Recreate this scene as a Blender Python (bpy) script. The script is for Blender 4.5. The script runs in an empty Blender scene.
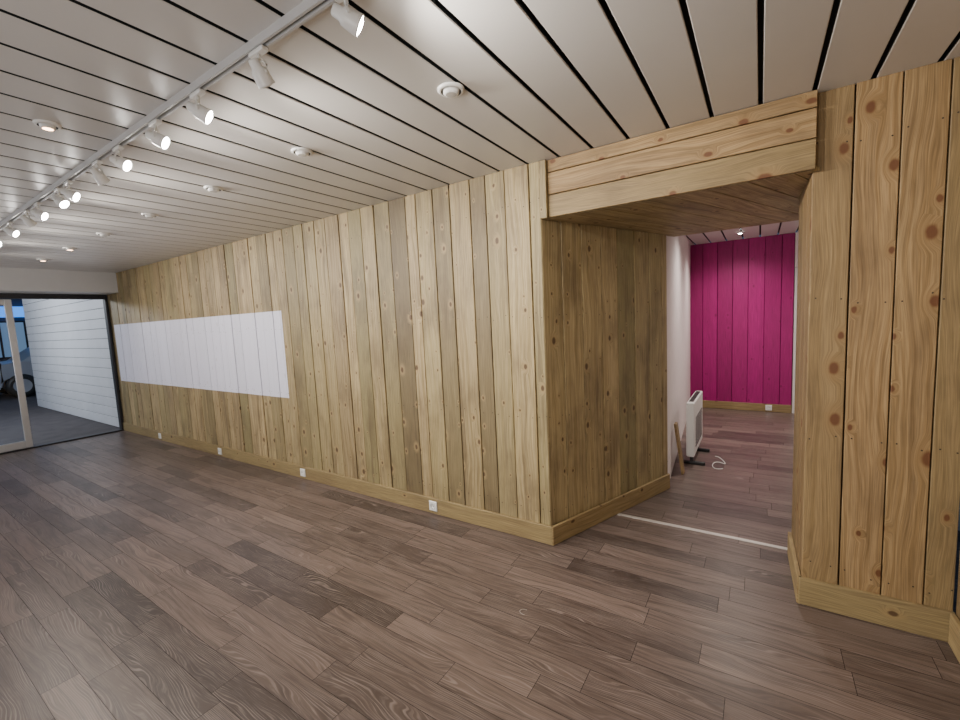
import bpy, bmesh, math, random
from mathutils import Vector, Matrix
random.seed(7)
S = bpy.context.scene
COL = S.collection
CH = 1.5      # camera height
H = 2.43      # ceiling
V = Vector

# ---------------------------------------------------------------- materials
def newmat(name):
    m = bpy.data.materials.new(name); m.use_nodes = True
    nt = m.node_tree
    return m, nt, nt.nodes, nt.links, nt.nodes["Principled BSDF"]

def simple(name, col, rough=0.5, metal=0.0, noise=0.0, emis=None, estr=0.0, scale=8):
    m, nt, N, L, P = newmat(name)
    P.inputs["Roughness"].default_value = rough
    P.inputs["Metallic"].default_value = metal
    if emis:
        P.inputs["Emission Color"].default_value = (*emis, 1); P.inputs["Emission Strength"].default_value = estr
    tc = N.new("ShaderNodeTexCoord"); nz = N.new("ShaderNodeTexNoise")
    nz.inputs["Scale"].default_value = scale; nz.inputs["Detail"].default_value = 5
    L.new(tc.outputs["Object"], nz.inputs["Vector"])
    r = N.new("ShaderNodeValToRGB")
    a = 1 - noise; b = 1 + noise
    r.color_ramp.elements[0].position = .3; r.color_ramp.elements[1].position = .7
    r.color_ramp.elements[0].color = (*[c*a for c in col], 1)
    r.color_ramp.elements[1].color = (*[min(1, c*b) for c in col], 1)
    L.new(nz.outputs["Fac"], r.inputs["Fac"]); L.new(r.outputs["Color"], P.inputs["Base Color"])
    return m

class G:
    """tiny node helper"""
    def __init__(s, nt): s.nt=nt; s.N=nt.nodes; s.L=nt.links
    def _in(s, sock, v):
        if isinstance(v, (int, float)): sock.default_value = v
        elif isinstance(v, tuple): sock.default_value = v
        else: s.L.new(v, sock)
    def m(s, op, a, b=0.0, c=0.0):
        n = s.N.new("ShaderNodeMath"); n.operation = op
        s._in(n.inputs[0], a); s._in(n.inputs[1], b); s._in(n.inputs[2], c); return n.outputs[0]
    def comb(s, x, y, z=0.0):
        n = s.N.new("ShaderNodeCombineXYZ"); s._in(n.inputs[0], x); s._in(n.inputs[1], y); s._in(n.inputs[2], z); return n.outputs[0]
    def noise(s, vec, detail=3, rough=.5, scale=1.0, dist=0.0):
        n = s.N.new("ShaderNodeTexNoise"); s._in(n.inputs["Vector"], vec)
        n.inputs["Scale"].default_value = scale; n.inputs["Detail"].default_value = detail
        n.inputs["Roughness"].default_value = rough; n.inputs["Distortion"].default_value = dist; return n.outputs["Fac"]
    def mr(s, v, a, b, c=0.0, d=1.0, smooth=True):
        n = s.N.new("ShaderNodeMapRange"); n.interpolation_type = 'SMOOTHSTEP' if smooth else 'LINEAR'
        s._in(n.inputs["Value"], v); n.inputs["From Min"].default_value=a; n.inputs["From Max"].default_value=b
        n.inputs["To Min"].default_value=c; n.inputs["To Max"].default_value=d; return n.outputs["Result"]
    def mix(s, f, a, b, mode='MIX'):
        n = s.N.new("ShaderNodeMix"); n.data_type='RGBA'; n.blend_type=mode
        s._in(n.inputs[0], f)
        for sk, v in ((n.inputs[6], a), (n.inputs[7], b)):
            if isinstance(v, tuple): sk.default_value = (*v, 1) if len(v)==3 else v
            else: s.L.new(v, sk)
        return n.outputs[2]
    def attr(s, name):
        n = s.N.new("ShaderNodeAttribute"); n.attribute_name = name; return n.outputs["Fac"]

def wood(name, light, mid, dark, knot, rough=.6, knots=.5, paint=None, knotsize=1.0, stain=0.35, kr0=.04, green=(.36,.33,.17), hueamt=.9):
    m, nt, N, L, P = newmat(name); g = G(nt)
    uvn = N.new("ShaderNodeUVMap"); uvn.uv_map = "UVMap"
    sp = N.new("ShaderNodeSeparateXYZ"); L.new(uvn.outputs[0], sp.inputs[0])
    u, v = sp.outputs[0], sp.outputs[1]
    tone = g.attr("tone"); hue = g.attr("hue")
    warp = g.noise(g.comb(g.m('MULTIPLY', u, 30), g.m('MULTIPLY', v, 30)), 2)
    vo = N.new("ShaderNodeTexVoronoi"); vo.voronoi_dimensions='2D'; vo.inputs["Scale"].default_value=1
    L.new(g.comb(g.m('ADD', g.m('DIVIDE', u, .13*knotsize), g.m('MULTIPLY', warp, .05)), g.m('ADD', g.m('DIVIDE', v, .20*knotsize), g.m('MULTIPLY', warp, .04))), vo.inputs["Vector"])
    d = vo.outputs["Distance"]
    sc = N.new("ShaderNodeSeparateColor"); L.new(vo.outputs["Color"], sc.inputs[0])
    has = g.m('GREATER_THAN', sc.outputs[0], 1-knots)
    kr = g.m('MULTIPLY_ADD', g.m('POWER', sc.outputs[1], 2.0), .10, kr0)
    dn = g.m('DIVIDE', d, kr)
    kcore = g.m('MULTIPLY', g.mr(dn, .6, 1.2, 1, 0), has)
    khalo = g.m('MULTIPLY', g.mr(dn, .9, 3.0, 1, 0), has)
    lowf = g.noise(g.comb(g.m('MULTIPLY', u, 5), g.m('MULTIPLY', v, 1.1)), 2)
    u2 = g.m('ADD', u, g.m('MULTIPLY', lowf, .12))
    u2 = g.m('ADD', u2, g.m('MULTIPLY', khalo, .03))
    bands = g.noise(g.comb(g.m('MULTIPLY', u2, 60), g.m('MULTIPLY', v, .8)), 4, .65)
    fine = g.noise(g.comb(g.m('MULTIPLY', u2, 260), g.m('MULTIPLY', v, 5)), 2, .6)
    blot = g.noise(g.comb(g.m('MULTIPLY', u, 4), g.m('MULTIPLY', v, 1.8), 4.0), 4, .6)
    streak = g.noise(g.comb(g.m('MULTIPLY', u2, 16), g.m('MULTIPLY', v, .5), 8.0), 3, .6)
    c = g.mix(g.mr(bands, .42, .60), light, mid)
    c = g.mix(g.m('MULTIPLY', hue, hueamt), c, green)
    c = g.mix(g.m('MULTIPLY', g.mr(blot, .42, .72), stain), c, dark)
    c = g.mix(g.m('MULTIPLY', g.mr(streak, .52, .70), stain), c, dark)
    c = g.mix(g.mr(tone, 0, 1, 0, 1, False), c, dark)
    f2 = g.mr(fine, .3, .7, .74, 1.14)
    c = g.mix(1.0, c, g.comb(f2, f2, f2), 'MULTIPLY')
    c = g.mix(g.m('MULTIPLY', khalo, .6), c, mid)
    c = g.mix(g.m('MULTIPLY', kcore, .9), c, knot)
    if paint:
        (y0, y1, z0, z1, pc) = paint
        tc = N.new("ShaderNodeTexCoord"); s3 = N.new("ShaderNodeSeparateXYZ"); L.new(tc.outputs["Object"], s3.inputs[0])
        k = g.m('MULTIPLY', g.m('MULTIPLY', g.m('GREATER_THAN', s3.outputs[1], y0), g.m('LESS_THAN', s3.outputs[1], y1)),
                g.m('MULTIPLY', g.m('GREATER_THAN', s3.outputs[2], z0), g.m('LESS_THAN', s3.outputs[2], z1)))
        pc2 = g.mix(g.m('MULTIPLY', g.mr(bands, .3, .7), .3), pc, tuple(x*.8 for x in pc))
        pc2 = g.mix(g.m('MULTIPLY', kcore, .3), pc2, (.5,.45,.5))
        pc2 = g.mix(g.m('MULTIPLY', hue, .25), pc2, tuple(x*.8 for x in pc))
        c = g.mix(k, c, pc2)
    L.new(c, P.inputs["Base Color"])
    P.inputs["Roughness"].default_value = rough
    bp = N.new("ShaderNodeBump"); bp.inputs["Strength"].default_value=.4; bp.inputs["Distance"].default_value=.002
    L.new(g.m('ADD', bands, g.m('MULTIPLY', fine, .5)), bp.inputs["Height"]); L.new(bp.outputs[0], P.inputs["Normal"])
    return m

KN=(.08,.04,.018)
M_pine = wood("pine_boards", (.57,.435,.235), (.385,.275,.13), (.098,.064,.034), KN, paint=(3.92,8.36,.80,1.67,(.82,.81,.94)), knots=.58, stain=.52, green=(.285,.24,.11), kr0=.034)
M_pine2 = wood("pine_boards_knotty", (.40,.265,.125), (.275,.17,.07), (.105,.062,.03), (.125,.042,.014), knots=.6, knotsize=1.25, kr0=.06, stain=.42, green=(.26,.19,.085))
M_trim = wood("pine_trim", (.45,.325,.155), (.34,.23,.10), (.15,.095,.048), KN, knots=.35, green=(.30,.23,.105))
M_mag = wood("magenta_painted_boards", (.42,.002,.18), (.37,.002,.155), (.27,.002,.11), (.21,.002,.08), rough=.5, knots=.4, stain=.3, green=(.32,.002,.13))
M_dark = simple("floor_seam", (.020,.015,.013), .9)
M_gap = simple("ceiling_void", (.006,.010,.012), .8)
M_pine_back = simple("board_backing", (.030,.019,.010), .9)
M_nail = simple("nail_head", (.06,.045,.035), .5, .5)

def floor_mat():
    m, nt, N, L, P = newmat("limed_oak_vinyl"); g = G(nt)
    uvn = N.new("ShaderNodeUVMap"); uvn.uv_map="UVMap"
    sp = N.new("ShaderNodeSeparateXYZ"); L.new(uvn.outputs[0], sp.inputs[0]); u, v = sp.outputs[0], sp.outputs[1]
    tone = g.attr("tone")
    low = g.noise(g.comb(g.m('MULTIPLY', u, 7), g.m('MULTIPLY', v, 1.3)), 2, .5)
    u2 = g.m('ADD', g.m('MULTIPLY', u, 1.0), g.m('MULTIPLY', low, .16))
    rings = g.m('SINE', g.m('MULTIPLY', u2, 700))
    amp = g.mr(g.noise(g.comb(g.m('MULTIPLY', u, 9), g.m('MULTIPLY', v, 2.2), 3.0), 2), .38, .62)
    fib = g.noise(g.comb(g.m('MULTIPLY', u2, 330), g.m('MULTIPLY', v, 7)), 3, .65)
    st = g.noise(g.comb(g.m('MULTIPLY', u2, 60), g.m('MULTIPLY', v, 1.5)), 3, .6)
    c = g.mix(tone, (.190,.138,.116), (.048,.033,.028))
    c = g.mix(g.m('MULTIPLY', g.mr(st, .4, .66), .62), c, (.044,.030,.025))
    lime = g.m('MULTIPLY', g.m('MULTIPLY', g.mr(rings, .2, .95), amp), g.mr(fib, .3, .55))
    c = g.mix(g.m('MULTIPLY', lime, .46), c, (.34,.275,.245))
    c = g.mix(g.m('MULTIPLY', g.mr(fib, .48, .68), .34), c, (.29,.232,.207))
    L.new(c, P.inputs["Base Color"])
    L.new(g.mr(fib, .3, .7, .30, .44), P.inputs["Roughness"])
    P.inputs["Specular IOR Level"].default_value = .42
    bp = N.new("ShaderNodeBump"); bp.inputs["Strength"].default_value=.12; bp.inputs["Distance"].default_value=.001
    L.new(fib, bp.inputs["Height"]); L.new(bp.outputs[0], P.inputs["Normal"])
    return m
M_floor = floor_mat()
M_ceil = simple("ceiling_slat_grey_white", (.62,.60,.575), .36, noise=.03, scale=2)
M_white = simple("white_paint", (.66,.65,.63), .5, noise=.02)
M_pinkw = simple("warm_white_wall", (.80,.72,.71), .6, noise=.03)
M_plast = simple("white_plastic", (.82,.82,.80), .35)
M_rail = simple("rail_grey_white", (.55,.55,.55), .4)
M_blk = simple("black_plastic", (.02,.02,.02), .4)
M_alu = simple("aluminium_frame", (.62,.63,.64), .35, .6)
M_dfr = simple("dark_frame", (.035,.035,.04), .45, .3)
M_bulb = simple("led_lamp_face", (1,1,1), .4, emis=(1,.96,.9), estr=90)
M_bulbw = simple("warm_lamp_face", (1,.8,.6), .4, emis=(1,.55,.3), estr=20)
M_off = simple("lamp_glass_off", (.55,.53,.5), .25)
M_asph = simple("pavement_dark", (.085,.075,.078), .7, noise=.25, scale=5)
M_sid = simple("siding_white", (.74,.76,.80), .55, noise=.04, scale=3)
M_sidgap = simple("siding_joint", (.12,.125,.14), .8)
M_strip = simple("threshold_aluminium", (.62,.58,.54), .4, .5)

# ---------------------------------------------------------------- mesh builder
class MB:
    def __init__(s, name, mats):
        s.name=name; s.bm=bmesh.new(); s.mats=mats
        s.uv=s.bm.loops.layers.uv.new("UVMap"); s.tn=s.bm.faces.layers.float.new("tone"); s.hu=s.bm.faces.layers.float.new("hue"); s.hue=0.0
    def face(s, vs, uvs=None, tone=0.0, mi=0, smooth=False):
        try: f=s.bm.faces.new(vs)
        except ValueError: return None
        f.material_index=mi; f[s.tn]=tone; f[s.hu]=s.hue; f.smooth=smooth
        if uvs:
            for l,q in zip(f.loops, uvs): l[s.uv].uv=q
        return f
    def board(s, o, w, l, n, th=.018, ch=.0025, tone=0.0, mi=0, off=None, smi=None):
        """o corner on the FRONT plane, w/l full vectors, n outward unit; smi = material of the sides."""
        s.hue=random.random()**1.5
        o,w,l,n=V(o),V(w),V(l),V(n); W=w.length; Ln=l.length; wu=w/W; lu=l/Ln
        if off is None: off=(random.uniform(0,90), random.uniform(0,90))
        def ring(ins, d):
            vs=[];uv=[]
            for a,b in ((0,0),(1,0),(1,1),(0,1)):
                x = ins if a==0 else W-ins; y = ins if b==0 else Ln-ins
                vs.append(s.bm.verts.new(o+wu*x+lu*y+n*d)); uv.append((off[0]+x, off[1]+y))
            return vs,uv
        R=[ring(0,-th), ring(0,-ch), ring(ch,0)]
        s.face(R[0][0][::-1], R[0][1][::-1], tone, mi); s.face(R[2][0], R[2][1], tone, mi)
        for k in (0,1):
            for i in range(4):
                j=(i+1)%4
                s.face([R[k][0][i],R[k][0][j],R[k+1][0][j],R[k+1][0][i]], [R[k][1][i],R[k][1][j],R[k+1][1][j],R[k+1][1][i]], tone, mi if (k==1 or smi is None) else smi)
    def box(s, a, b, mi=0, tone=0.0, ch=0.0):
        a,b=V(a),V(b)
        lo=V((min(a.x,b.x),min(a.y,b.y),min(a.z,b.z))); hi=V((max(a.x,b.x),max(a.y,b.y),max(a.z,b.z)))
        geo=bmesh.ops.create_cube(s.bm, size=1, matrix=Matrix.Translation((lo+hi)/2) @ Matrix.Diagonal((*(hi-lo),1)))
        vs=geo['verts']; fs=list({f for v in vs for f in v.link_faces})
        for f in fs:
            f.material_index=mi; f[s.tn]=tone
            for l in f.loops: l[s.uv].uv=(l.vert.co.x+l.vert.co.y*.3, l.vert.co.z+l.vert.co.y)
        if ch>0:
            es=list({e for v in vs for e in v.link_edges})
            r=bmesh.ops.bevel(s.bm, geom=es, offset=ch, segments=2, affect='EDGES', profile=.5)
            for f in r['faces']: f.material_index=mi; f[s.tn]=tone
    def prism(s, poly, z0, z1, mi=0, tone=0.0, uvf=None):
        A=[s.bm.verts.new((p[0],p[1],z0)) for p in poly]; B=[s.bm.verts.new((p[0],p[1],z1)) for p in poly]
        uf=uvf or (lambda p:(p[0],p[1])); U=[uf(p) for p in poly]
        s.face(A[::-1],U[::-1],tone,mi); s.face(B,U,tone,mi)
        n=len(poly)
        for i in range(n):
            j=(i+1)%n; s.face([A[i],A[j],B[j],B[i]],[U[i],U[j],U[j],U[i]],tone,mi)
    def lathe(s, prof, M=Matrix(), seg=24, mi=0, mis=None):
        rings=[]
        for r,z in prof:
            if r<1e-6: rings.append([s.bm.verts.new(M@V((0,0,z)))])
            else: rings.append([s.bm.verts.new(M@V((r*math.cos(2*math.pi*i/seg), r*math.sin(2*math.pi*i/seg), z))) for i in range(seg)])
        for k in range(len(rings)-1):
            a,b=rings[k],rings[k+1]; m=mis[k] if mis else mi
            for i in range(seg):
                j=(i+1)%seg
                if len(a)==1 and len(b)==1: continue
                if len(a)==1: q=[a[0],b[i],b[j]]
                elif len(b)==1: q=[a[i],b[0],a[j]]
                else: q=[a[i],a[j],b[j],b[i]]
                s.face(q,None,0,m,True)
    def tube(s, pts, r, seg=8, mi=0):
        pts=[V(p) for p in pts]; rings=[]
        for k,p in enumerate(pts):
            t=(pts[min(k+1,len(pts)-1)]-pts[max(k-1,0)]).normalized()
            q=t.to_track_quat('Z','Y').to_matrix()
            rings.append([s.bm.verts.new(p+q@V((r*math.cos(2*math.pi*i/seg), r*math.sin(2*math.pi*i/seg),0))) for i in range(seg)])
        for k in range(len(rings)-1):
            for i in range(seg):
                j=(i+1)%seg; s.face([rings[k][i],rings[k][j],rings[k+1][j],rings[k+1][i]],None,0,mi,True)
        s.face(rings[0][::-1],None,0,mi); s.face(rings[-1],None,0,mi)
    def done(s, parent=None):
        bmesh.ops.recalc_face_normals(s.bm, faces=s.bm.faces[:])
        me=bpy.data.meshes.new(s.name); s.bm.to_mesh(me); s.bm.free()
        for m in s.mats: me.materials.append(m)
        o=bpy.data.objects.new(s.name, me); COL.objects.link(o)
        if parent: o.parent=parent
        return o

def tone_rand():
    r=random.random()
    return random.uniform(.0,.12) if r<.6 else (random.uniform(.12,.28) if r<.9 else random.uniform(.3,.45))

def vwall(name, p0, p1, n, z0, z1, widths, mat, tones=None, backm=None, gap=.007, backth=.05, nails=True, jit=.006):
    """vertical boards along p0->p1 (2D); n = outward 2D normal"""
    mb=MB(name,[mat, backm or M_pine_back, M_nail])
    p0=V((*p0,0)); p1=V((*p1,0)); d=(p1-p0); L=d.length; d/=L; n=V((*n,0)).normalized()
    x=0; i=0
    while x<L-.005:
        w=widths[i%len(widths)] if not callable(widths) else widths(i)
        if x+w>L-.03: w=L-x
        t=tones(x+w/2) if tones else tone_rand()
        jitter=random.uniform(-jit,.001)
        ga=gap*random.uniform(.5,1.3)
        mb.board(p0+d*(x+ga/2)+V((0,0,z0))+n*jitter, d*(w-ga), V((0,0,z1-z0)), n, tone=t)
        if nails:
            for zz in (.22,.85,1.5,2.2):
                if z0<zz<z1:
                    for q in (.18,.82):
                        c=p0+d*(x+w*q+random.uniform(-.01,.01))+n*(jitter+.0006)+V((0,0,zz+random.uniform(-.02,.02)))
                        vs=[mb.bm.verts.new(c+d*(.0035*math.cos(a))+V((0,0,.0035*math.sin(a)))) for a in [k*math.pi/4 for k in range(8)]]
                        mb.face(vs,None,0,2)
        x+=w; i+=1
    b0=p0+d*.03
    q=[b0-n*.0245, p1-n*.0245, p1-n*(.0245+backth), b0-n*(.0245+backth)]
    mb.prism([(a.x,a.y) for a in q], z0, z1, mi=1)
    return mb.done()

# ---------------------------------------------------------------- floor
mb=MB("floor",[M_floor, M_dark])
pw=.128
x=-3.5; 
while x<7.15:
    x1=min(x+pw,7.2)
    y0,y1=((-.76,8.5) if x<2.47 else (-1.5,1.2))
    y=y0-random.uniform(0,.9)
    while y<y1:
        ln=.78
        a=max(y,y0); b=min(y+ln,y1)
        if b-a>.01:
            g=.0010; off=(random.uniform(0,90),random.uniform(0,90))
            r=random.random(); t=random.uniform(.1,.6) if r<.72 else random.uniform(.65,1)
            if r>.93: t=0
            vs=[mb.bm.verts.new(q) for q in ((x+g,a+g,0),(x1-g,a+g,0),(x1-g,b-g,0),(x+g,b-g,0))]
            mb.face(vs,[(off[0],off[1]),(off[0]+x1-x,off[1]),(off[0]+x1-x,off[1]+b-a),(off[0],off[1]+b-a)],t)
        y+=ln
    x+=pw
mb.box((-3.5,-1.5,-.06),(7.2,8.5,-.0015),mi=1)
mb.done()

# ---------------------------------------------------------------- ceiling
mb=MB("ceiling",[M_ceil,M_gap])
def slats(x0,x1,y0,y1):
    k=math.floor((y0-.01)/.2)
    while .01+.2*k<y1:
        a=max(.01+.2*k+.009,y0); b=min(.01+.2*(k+1)-.009,y1)
        if b-a>.02:
            mb.board((x0,a,H),(x1-x0,0,0),(0,b-a,0),(0,0,-1),th=.014,ch=.003,smi=1)
        k+=1
slats(-3.5,2.56,-.76,8.0)
slats(3.9,7.2,-1.5,1.0)
mb.box((-3.5,-.9,H+.03),(2.6,8.5,H+.06),mi=1)
mb.box((2.6,-1.5,H+.03),(7.2,1.3,H+.06),mi=1)
mb.done()

# ---------------------------------------------------------------- walls
C1=(2.47,1.13); C2=(3.76,.63)
darks=[(1.53,.6),(1.93,.5),(2.36,.68),(2.52,.25),(3.1,.38),(3.75,.3),(4.4,.3),(4.9,.35),(5.6,.4),(6.6,.35)]
def etone(x):
    Y=C1[1]+x
    for c,t in darks:
        if abs(Y-c)<.07: return t
    r=random.random()
    return random.uniform(0,.08) if r<.6 else random.uniform(.08,.28)
vwall("wall_east", C1, (2.47,8.5), (-1,0), 0, H, lambda i:[.075,.17,.145,.125,.17,.15,.16,.105,.17,.165,.15][i%11] if i<11 else [.15,.165,.14,.17,.155,.12,.18][i%7], M_pine, etone)
dA=(V(C2)-V(C1))
nA=V((dA.y,-dA.x)).normalized()
if nA.y>0: nA=-nA
vwall("wall_corridor", (C1[0]+.006,C1[1]), C2, nA, 0, 2.09, [.17,.19,.2,.18,.2,.19], M_pine, lambda x: random.uniform(.0,.06), jit=.003)
# header over opening
mb=MB("wall_header",[M_pine2,M_pine_back])
z=2.09
for hh in (.135,.13,.075):
    mb.board((2.49,-.2,z+.0025),(0,1.085+.2,0),(0,0,hh-.005),(-1,0,0),tone=random.uniform(0,.04),th=.02)
    z+=hh
mb.box((2.511,-.188,2.112),(2.60,1.1,H+.02),mi=1)
mb.box((2.60,-.3,2.112),(3.9,1.0,H+.02),mi=1)
o=mb.done()
def swapuv(o):
    for l in o.data.uv_layers[0].data: l.uv=(l.uv[1],l.uv[0])
swapuv(o)
mb=MB("trim_corner_post",[M_pine]); mb.board((2.467,1.087,2.088),(0,.045,0),(0,0,H-2.09),(-1,0,0),tone=.1,th=.05); mb.done()
# soffit
def clip(poly, a, b):
    out=[]; n=len(poly)
    def side(p): return (b[0]-a[0])*(p[1]-a[1])-(b[1]-a[1])*(p[0]-a[0])
    for i in range(n):
        p,q=poly[i],poly[(i+1)%n]; sp,sq=side(p),side(q)
        if sp>=0: out.append(p)
        if sp*sq<0:
            t=sp/(sp-sq); out.append((p[0]+(q[0]-p[0])*t,p[1]+(q[1]-p[1])*t))
    return out
reg=[(2.512,-.188),(2.62,-.3),(3.9,-.3),(3.9,.60),(2.512,1.14)]
dd=V(C2)-V(C1); dd.normalize(); pp=V((dd.y,-dd.x)); 
if pp.y>0: pp=-pp
mb=MB("soffit",[M_pine])
for k in range(-1,9):
    w=.165; s0=k*w+.003; s1=(k+1)*w-.003; o0=V(C1)
    poly=[tuple(o0+dd*a+pp*b) for a,b in ((-1,s0),(3,s0),(3,s1),(-1,s1))]
    area=sum(poly[i][0]*poly[(i+1)%4][1]-poly[(i+1)%4][0]*poly[i][1] for i in range(4))
    if area<0: poly=poly[::-1]
    for i in range(5):
        if len(poly)<3: break
        poly=clip(poly, reg[i], reg[(i+1)%5])
    if len(poly)<3: continue
    ou,ov=random.uniform(0,50),random.uniform(0,50)
    mb.hue=random.random()*.4
    mb.prism(poly,2.091,2.109,tone=random.uniform(.0,.1),uvf=lambda p:((V(p)-o0).dot(pp)+ou,(V(p)-o0).dot(dd)+ov))
mb.done()
# column (front face, reveal)
XC=2.54; RE=(3.03,-.175)
vwall("wall_column", (XC,-.19), (XC,-.72), (-1,0), 0, H, [.145,.15,.14,.1], M_pine2, lambda x: random.choice([.02,.12,.06]), jit=.0015)
dR=V(RE)-V((XC,-.19)); nR=V((-dR.y,dR.x)).normalized()
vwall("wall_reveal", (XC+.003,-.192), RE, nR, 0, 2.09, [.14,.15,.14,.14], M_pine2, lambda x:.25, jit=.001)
mb=MB("wall_core",[M_white]); 
mb.box((2.97,-.75,0),(3.03,-.26,H)); mb.box((3.03,-.36,0),(3.9,-.3,H)); mb.box((3.84,-1.5,0),(3.9,-.36,H)); mb.done()
vwall("wall_south", (XC,-.72), (-3.5,-.72), (0,1), 0, H, [.15,.16,.145,.17], M_pine2)
mb=MB("wall_west",[M_white]); mb.box((-3.6,-.8,0),(-3.5,8.5,H)); mb.done()
# back room
vwall("wall_back", (7.15,.9), (7.15,-.38), (-1,0), 0, H, [.19], M_mag, lambda x: random.uniform(0,.3), backm=simple("magenta_backing",(.12,.002,.04),.8), nails=False)
mb=MB("wall_back_left",[M_pinkw])
mb.prism([(3.77,.635),(7.2,.88),(7.2,1.0),(3.74,.72)],0,H); mb.done()
mb=MB("wall_back_right",[M_pinkw]); mb.box((3.8,-1.6,0),(7.3,-1.5,H)); mb.box((7.24,-1.5,0),(7.28,-.38,H)); mb.box((7.15,-1.5,1.98),(7.24,-.382,H)); mb.box((7.15,-1.5,0),(7.24,-1.375,1.975)); mb.done()
mb=MB("door_1",[M_white,M_alu])
mb.box((7.13,-.385,0.001),(7.20,-.455,1.9),ch=.004); mb.box((7.13,-1.3,0.001),(7.20,-1.37,1.9),ch=.004); mb.box((7.131,-1.37,1.9),(7.20,-.385,1.97),ch=.004)
mb.box((7.16,-1.298,.01),(7.19,-.457,1.898),ch=.003)
mb.box((7.135,-.60,1.02),(7.158,-.50,1.04),mi=1,ch=.004)
mb.done()

# ---------------------------------------------------------------- baseboards
def bb(name, p0, p1, n, h=.125, th=.018, mat=None):
    mb=MB(name,[mat or M_trim]); p0=V((*p0,0)); p1=V((*p1,0)); n=V((*n,0)).normalized()
    mb.board(p0+n*th+V((0,0,.001)), p1-p0, V((0,0,h)), n, th=th-.001, tone=.12, ch=.003)
    o=mb.done(); swapuv(o); return o
bb("baseboard_east",(2.47,1.115),(2.47,8.5),(-1,0))
bb("baseboard_corridor",(C1[0]-.012,C1[1]-.005),C2,nA)
bb("baseboard_column",(XC,-.18),(XC,-.72),(-1,0),.14)
bb("baseboard_reveal",(XC-.01,-.19),RE,nR,.14)
bb("baseboard_south",(XC-.02,-.72),(-3.5,-.72),(0,1),.14)
bb("baseboard_back",(7.15,.86),(7.15,-.382),(-1,0),.11)
mb=MB("trim_threshold",[M_strip]); mb.board((3.075,-.25,.004),(.03,0,0),(0,1.12,0),(0,0,1),th=.004,ch=.0015); mb.done()

# ---------------------------------------------------------------- shopfront (north)
mb=MB("wall_north",[M_white]); mb.box((-3.5,8.0,2.14),(2.47,8.5,H+.02)); mb.box((-3.5,8.5,2.14),(2.6,8.6,2.7)); mb.done()
mb=MB("window_1",[M_dfr,M_alu])
mb.box((-3.5,8.45,2.07),(2.46,8.55,2.139),mi=0,ch=.004)
mb.box((2.43,8.45,0.02),(2.46,8.55,2.07),mi=0,ch=.004)
mb.box((-3.5,8.44,0.001),(2.46,8.56,.018),mi=0)
mb.done()
gm,nt,N,L,P=newmat("clear_glass"); P.inputs["Transmission Weight"].default_value=1; P.inputs["Roughness"].default_value=.0; P.inputs["IOR"].default_value=1.25
P.inputs["Base Color"].default_value=(.9,.95,1,1)
def leaf(name,x0,x1,yy,s=.07):
    mb=MB(name,[M_alu,gm,M_blk])
    for a,b in ((x0,x0+s),(x1-s,x1)): mb.box((a,yy-.02,.02),(b,yy+.02,2.06),ch=.005)
    mb.box((x0+s,yy-.02,.02),(x1-s,yy+.02,.12),ch=.004); mb.box((x0+s,yy-.02,1.98),(x1-s,yy+.02,2.06),ch=.004)
    mb.box((x0+s,yy-.004,.12),(x1-s,yy+.004,1.98),mi=1)
    mb.tube([(x1-.2,yy-.01,.95),(x1-.2,yy-.07,.97),(x1-.2,yy-.07,1.2),(x1-.2,yy-.01,1.22)],.011,mi=2)
    mb.done()
leaf("door_2",.42,1.44,8.48); leaf("door_3",-.55,.50,8.53)
leaf("window_2",-2.0,-.56,8.5); leaf("window_3",-3.48,-2.01,8.5)

# exterior
mb=MB("ground",[M_asph]); mb.box((-20,8.56,-.1),(30,60,-.005)); mb.done()
mb=MB("exterior_siding",[M_sid,M_sidgap])
z=0
while z<2.8:
    mb.board((2.5,8.62,z+.002),(0,5.1,0),(0,0,.158),(-1,0,0),th=.02,ch=.005,smi=1); z+=.163
mb.box((2.521,8.62,0),(2.6,13.72,2.8),mi=1); mb.done()
M_fac=simple("facade_dark_stone",(.08,.09,.13),.8,noise=.2,scale=1.5)
M_win=simple("facade_window_lit",(.2,.3,.4),.2,emis=(.3,.5,.8),estr=.3)
M_sign=simple("blue_sign",(.02,.15,.6),.4,emis=(.05,.3,1),estr=1.5)
mb=MB("street_building",[M_fac,M_win,M_sign,M_dfr])
mb.box((-14,24,0),(20,26,9))
for i in range(16):
    X=-13+i*2
    mb.box((X,23.93,.9),(X+1.3,23.98,2.2),mi=1); mb.box((X-.06,23.95,.84),(X+1.36,23.995,2.26),mi=3)
    mb.box((X,23.93,3.6),(X+1.2,23.98,5.2),mi=1); mb.box((X+.62,23.9,.9),(X+.68,23.95,2.2),mi=3)
mb.box((3.3,23.8,2.4),(4.6,23.95,2.8),mi=2,ch=.02)
mb.done()
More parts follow.
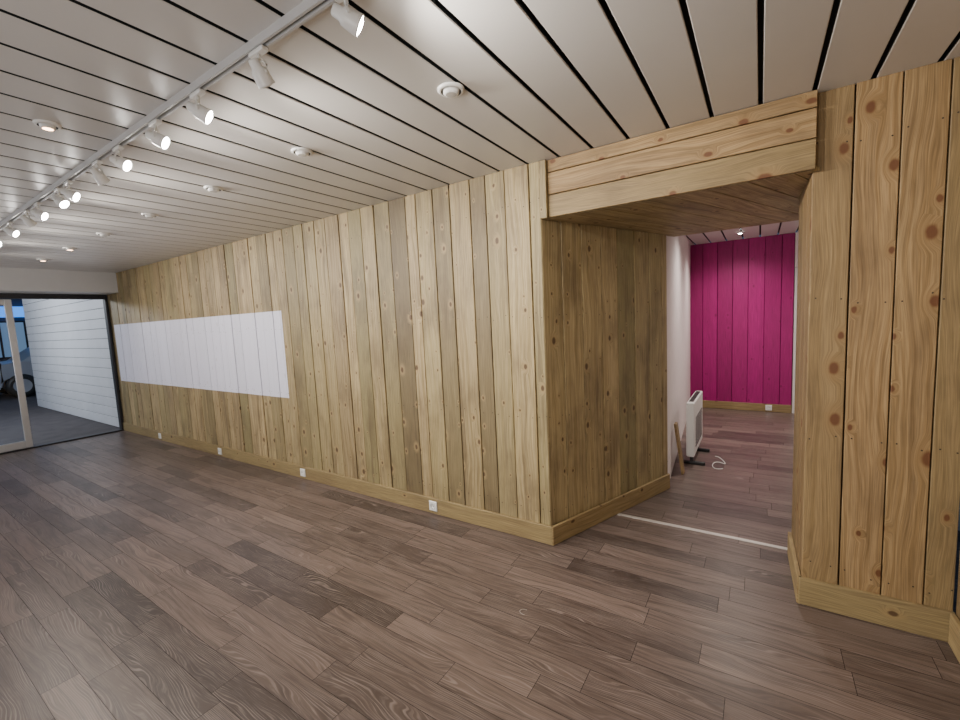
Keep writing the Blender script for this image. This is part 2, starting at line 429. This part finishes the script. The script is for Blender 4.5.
# parked car
M_body=simple("car_paint_silver",(.40,.42,.46),.3,.3); M_cgl=simple("car_glass",(.02,.03,.04),.08)
M_tail=simple("car_light",(.9,.9,.8),.2,emis=(1,.95,.8),estr=2)
mb=MB("parked_car",[M_body,M_cgl,M_blk,M_tail])
def prof_extr(prof,w,mi,yc,ins=0):
    A=[mb.bm.verts.new((p[0],yc-w/2+(ins if p[1]>.95 else 0),p[1])) for p in prof]; B=[mb.bm.verts.new((p[0],yc+w/2-(ins if p[1]>.95 else 0),p[1])) for p in prof]
    mb.face(A,None,0,mi); mb.face(B[::-1],None,0,mi)
    for i in range(len(prof)):
        j=(i+1)%len(prof); mb.face([A[i],A[j],B[j],B[i]],None,0,mi)
cx=1.9
body=[(0,.3),(.05,.65),(.15,.85),(.9,.95),(1.5,1.4),(2.1,1.48),(3.0,1.42),(3.6,1.0),(4.1,.92),(4.2,.6),(4.15,.3),(3.75,.28),(3.65,.5),(3.35,.6),(3.05,.5),(2.95,.28),(1.25,.28),(1.15,.5),(.85,.6),(.55,.5),(.45,.28)]
prof_extr([(cx+a,b) for a,b in body],1.75,0,17.2,.12)
prof_extr([(cx+a,b) for a,b in [(1.05,.98),(1.55,1.36),(2.1,1.42),(2.95,1.36),(3.4,1.0)]],1.76,1,17.2,.115)
for a in (.85,3.35):
    for sy in (-.82,.82):
        Mx=Matrix.Translation((cx+a,17.2+sy,.31))@Matrix.Rotation(math.pi/2,4,'X')
        mb.lathe([(0,-.1),(.18,-.1),(.22,-.11),(.31,-.09),(.31,.09),(.22,.11),(.18,.1),(0,.1)],Mx,mis=[0,2,2,2,2,2,0])
mb.box((cx+.02,16.35,.66),(cx+.2,16.6,.78),mi=3,ch=.02); mb.box((cx+4.0,16.35,.66),(cx+4.2,16.6,.8),mi=3,ch=.02)
mb.done()

# ---------------------------------------------------------------- track rail & spots
RX=.87
mb=MB("track_rail",[M_rail,M_blk])
mb.box((RX-.015,.2,H-.028),(RX-.007,7.6,H)); mb.box((RX+.007,.2,H-.028),(RX+.015,7.6,H)); mb.box((RX-.007,.2,H-.012),(RX+.007,7.6,H),mi=0)
mb.box((RX-.016,.17,H-.030),(RX+.016,.2,H),ch=.002); mb.box((RX-.016,7.6,H-.030),(RX+.016,7.63,H),ch=.002)
mb.done()
SP=55
def spot(y, aim, lit=True, e=None, size=130):
    aim=V(aim).normalized(); k=.80
    mb=MB("track_spotlight",[M_plast,M_bulb if lit else M_off,M_blk])
    mb.box((RX-.012,y-.04,H-.044),(RX+.012,y+.04,H-.0305),ch=.003)
    top=V((RX,y,H-.044)); piv=V((RX,y,H-.10))
    mb.tube([top,top-V((0,0,.022))],.006)
    side=V((0,0,1)).cross(aim).normalized()
    y0=top-V((0,0,.022))
    mb.tube([piv+side*.029,piv+side*.031+V((0,0,.018)),y0+side*.018,y0-side*.018,piv-side*.031+V((0,0,.018)),piv-side*.029],.0038)
    mb.tube([piv+side*.033,piv-side*.033],.005)
    q=aim.to_track_quat('Z','Y').to_matrix().to_4x4()
    M=Matrix.Translation(piv)@q@Matrix.Scale(k,4)
    mb.lathe([(0,-.05),(.016,-.05),(.020,-.046),(.022,-.02),(.030,-.012),(.033,.0),(.036,.04),(.0365,.046),(.034,.046),(.032,.043),(.018,.050),(.0,.052)],M,
             mis=[0,0,0,0,0,0,0,0,0,1,1])
    o=mb.done()
    if lit or e:
        ld=bpy.data.lights.new("spot_beam",'SPOT'); ld.energy=e or SP; ld.spot_size=math.radians(size); ld.spot_blend=1; ld.shadow_soft_size=.03
        ld.color=(1,.935,.85)
        lo=bpy.data.objects.new("spot_beam",ld); COL.objects.link(lo); lo.parent=o
        lo.matrix_world=Matrix.Translation(piv+aim*.062)@(-aim).to_track_quat('Z','Y').to_matrix().to_4x4()
    return o
A1=(.62,-.6,-.45)
spot(.95,(.6,-.45,-.34),size=150)
spot(1.375,(.55,.1,-.65),lit=False)
spot(1.79,(.66,-.52,-.48)); spot(2.17,A1); spot(2.59,(.55,-.65,-.45)); spot(2.88,(.6,.2,-.7),lit=False)
spot(3.36,A1); spot(3.56,(.4,-.6,-.6)); spot(4.02,A1); spot(4.30,(.6,.1,-.6),lit=False); spot(4.8,A1); spot(5.4,A1)
spot(6.2,A1); spot(7.0,(.7,-.4,-.6))

def downlight(x,y,mode=0,e=0,r=.055):
    mb=MB("recessed_downlight",[M_plast,[M_off,M_bulbw,M_bulb][mode],M_blk])
    k=r/.055
    M=Matrix.Translation((x,y,H-.0005))@Matrix.Rotation(math.pi,4,'X')@Matrix.Diagonal((k,k,1,1))
    mb.lathe([(.055,0),(.055,.004),(.050,.009),(.041,.011),(.037,.003),(.034,.003),(.032,.016),(.024,.022),(.022,.022),(0,.026)],M,mis=[0,0,0,2,2,0,0,0,1])
    o=mb.done()
    if e:
        ld=bpy.data.lights.new("downlight_beam",'SPOT'); ld.energy=e; ld.spot_size=math.radians(150); ld.spot_blend=1; ld.shadow_soft_size=.04; ld.color=(1,.82,.6) if mode==1 else (1,.93,.84)
        lo=bpy.data.objects.new("downlight_beam",ld); COL.objects.link(lo); lo.parent=o; lo.location=(x,y,H-.035)
for y in (1.06,2.05,3.0,4.0,5.0,6.0,7.0): downlight(1.495,y,1 if y>5.5 else 0, 0)
downlight(.63,2.6,1,18,r=.045); downlight(.4,6.3,1,10)
downlight(6.45,.22,2,80); downlight(4.9,.2,2,80); downlight(5.7,-.9,2,65)

# added soft fill lights out of view, no fixtures, to lift the room's ambience
def pt(name,loc,e,col,r=.25):
    ld=bpy.data.lights.new(name,'POINT'); ld.energy=e; ld.color=col; ld.shadow_soft_size=r
    o=bpy.data.objects.new(name,ld); COL.objects.link(o); o.location=loc
pt("room_fill",(-1.2,.7,1.2),92,(1,.98,.96),.45)
pt("room_fill",(-1.8,4.5,1.3),75,(.96,.96,1),.4)
pt("room_fill",(-.8,6.8,1.2),32,(.9,.95,1),.4)
pt("siding_fill",(0.2,11.0,2.5),260,(.92,.96,1),.2)  # added fill light outside, brightens the siding; no fixture behind it

# ---------------------------------------------------------------- sockets
def socket(x,y,z,n):
    mb=MB("wall_socket",[M_plast,M_blk]); n=V(n).normalized(); t=V((-n.y,n.x,0))
    p=V((x,y,z)); w=.076
    mb.board(p-t*w/2-V((0,0,w/2))+n*.009,t*w,V((0,0,w)),n,th=.009,ch=.003)
    M=Matrix.Translation(p+n*.0092)@n.to_track_quat('Z','Y').to_matrix().to_4x4()
    mb.lathe([(.026,0),(.026,.001),(.022,.001),(.021,-.0001),(0,-.0001)],M,mis=[0,0,1,0])
    for s in (-1,1):
        M2=Matrix.Translation(p+n*.0095+t*s*.0095)@n.to_track_quat('Z','Y').to_matrix().to_4x4()
        mb.lathe([(.0035,0),(.0035,.0006),(0,.0006)],M2,mi=1,seg=10)
    mb.done()
for y in (2.11,3.77,5.4,7.08): socket(2.452,y,.066,(-1,0,0))
socket(7.132,-.12,.06,(-1,0,0))

# ---------------------------------------------------------------- heater & things in the corridor
E=bpy.data.objects.new("panel_heater",None); COL.objects.link(E)
mb=MB("heater_body",[M_plast,M_blk])
mb.box((4.35,.50,.10),(5.05,.57,.62),ch=.012)
for i in range(14): mb.box((4.42+i*.042,.515,.612),(4.445+i*.042,.555,.624),mi=1)
for i in range(10): mb.box((4.45,.495,.18+i*.03),(4.95,.503,.188+i*.03),mi=1)
mb.done(E)
mb=MB("heater_feet",[M_blk])
for X in (4.45,4.9):
    mb.box((X,.42,.0),(X+.03,.62,.03),ch=.006); mb.box((X,.52,.03),(X+.03,.55,.10))
mb.done(E)
mb=MB("leaning_plank",[M_pine2])
for i,(X,h,t) in enumerate(((4.12,.46,.15),)):
    a=V((X,.56-.02*i,.003)); top=V((X+.02,.625+.005*i,h)); l=top-a; w=V((.09,0,0)); n=w.cross(l).normalized()
    if n.y>0: n=-n
    mb.board(a,w,l,n,th=.02,ch=.003,tone=t)
mb.done()
mb=MB("heater_cable",[M_plast])
mb.tube([(4.5+.25*t+.05*math.sin(9*t),.36-.10*math.sin(3*t)**2,.005) for t in [i/24 for i in range(-10,25)]],.004); mb.done()
mb=MB("cable_tie",[simple("natural_nylon",(.42,.38,.34),.5)])
mb.tube([(1.795+.022*math.cos(a)+.002*a,.98+.03*math.sin(a),.0022) for a in [i*.3 for i in range(12)]],.0013,6)
mb.done()

# ---------------------------------------------------------------- world
w=bpy.data.worlds.new("World"); S.world=w; w.use_nodes=True
b=w.node_tree.nodes["Background"]; b.inputs[0].default_value=(.22,.33,.55,1); b.inputs[1].default_value=.4

# ---------------------------------------------------------------- camera
cd=bpy.data.cameras.new("camera"); cam=bpy.data.objects.new("camera",cd); COL.objects.link(cam)
cd.sensor_width=36; cd.lens=36*427.6/960; cd.clip_start=.02
r=V((.5447,-.8373,-.0478)).normalized(); f=V((.8318,.5466,-.0966)); f=(f-r*f.dot(r)).normalized(); u=r.cross(f)
M=Matrix(((r.x,u.x,-f.x,0),(r.y,u.y,-f.y,0),(r.z,u.z,-f.z,CH),(0,0,0,1)))
cam.matrix_world=M
S.camera=cam
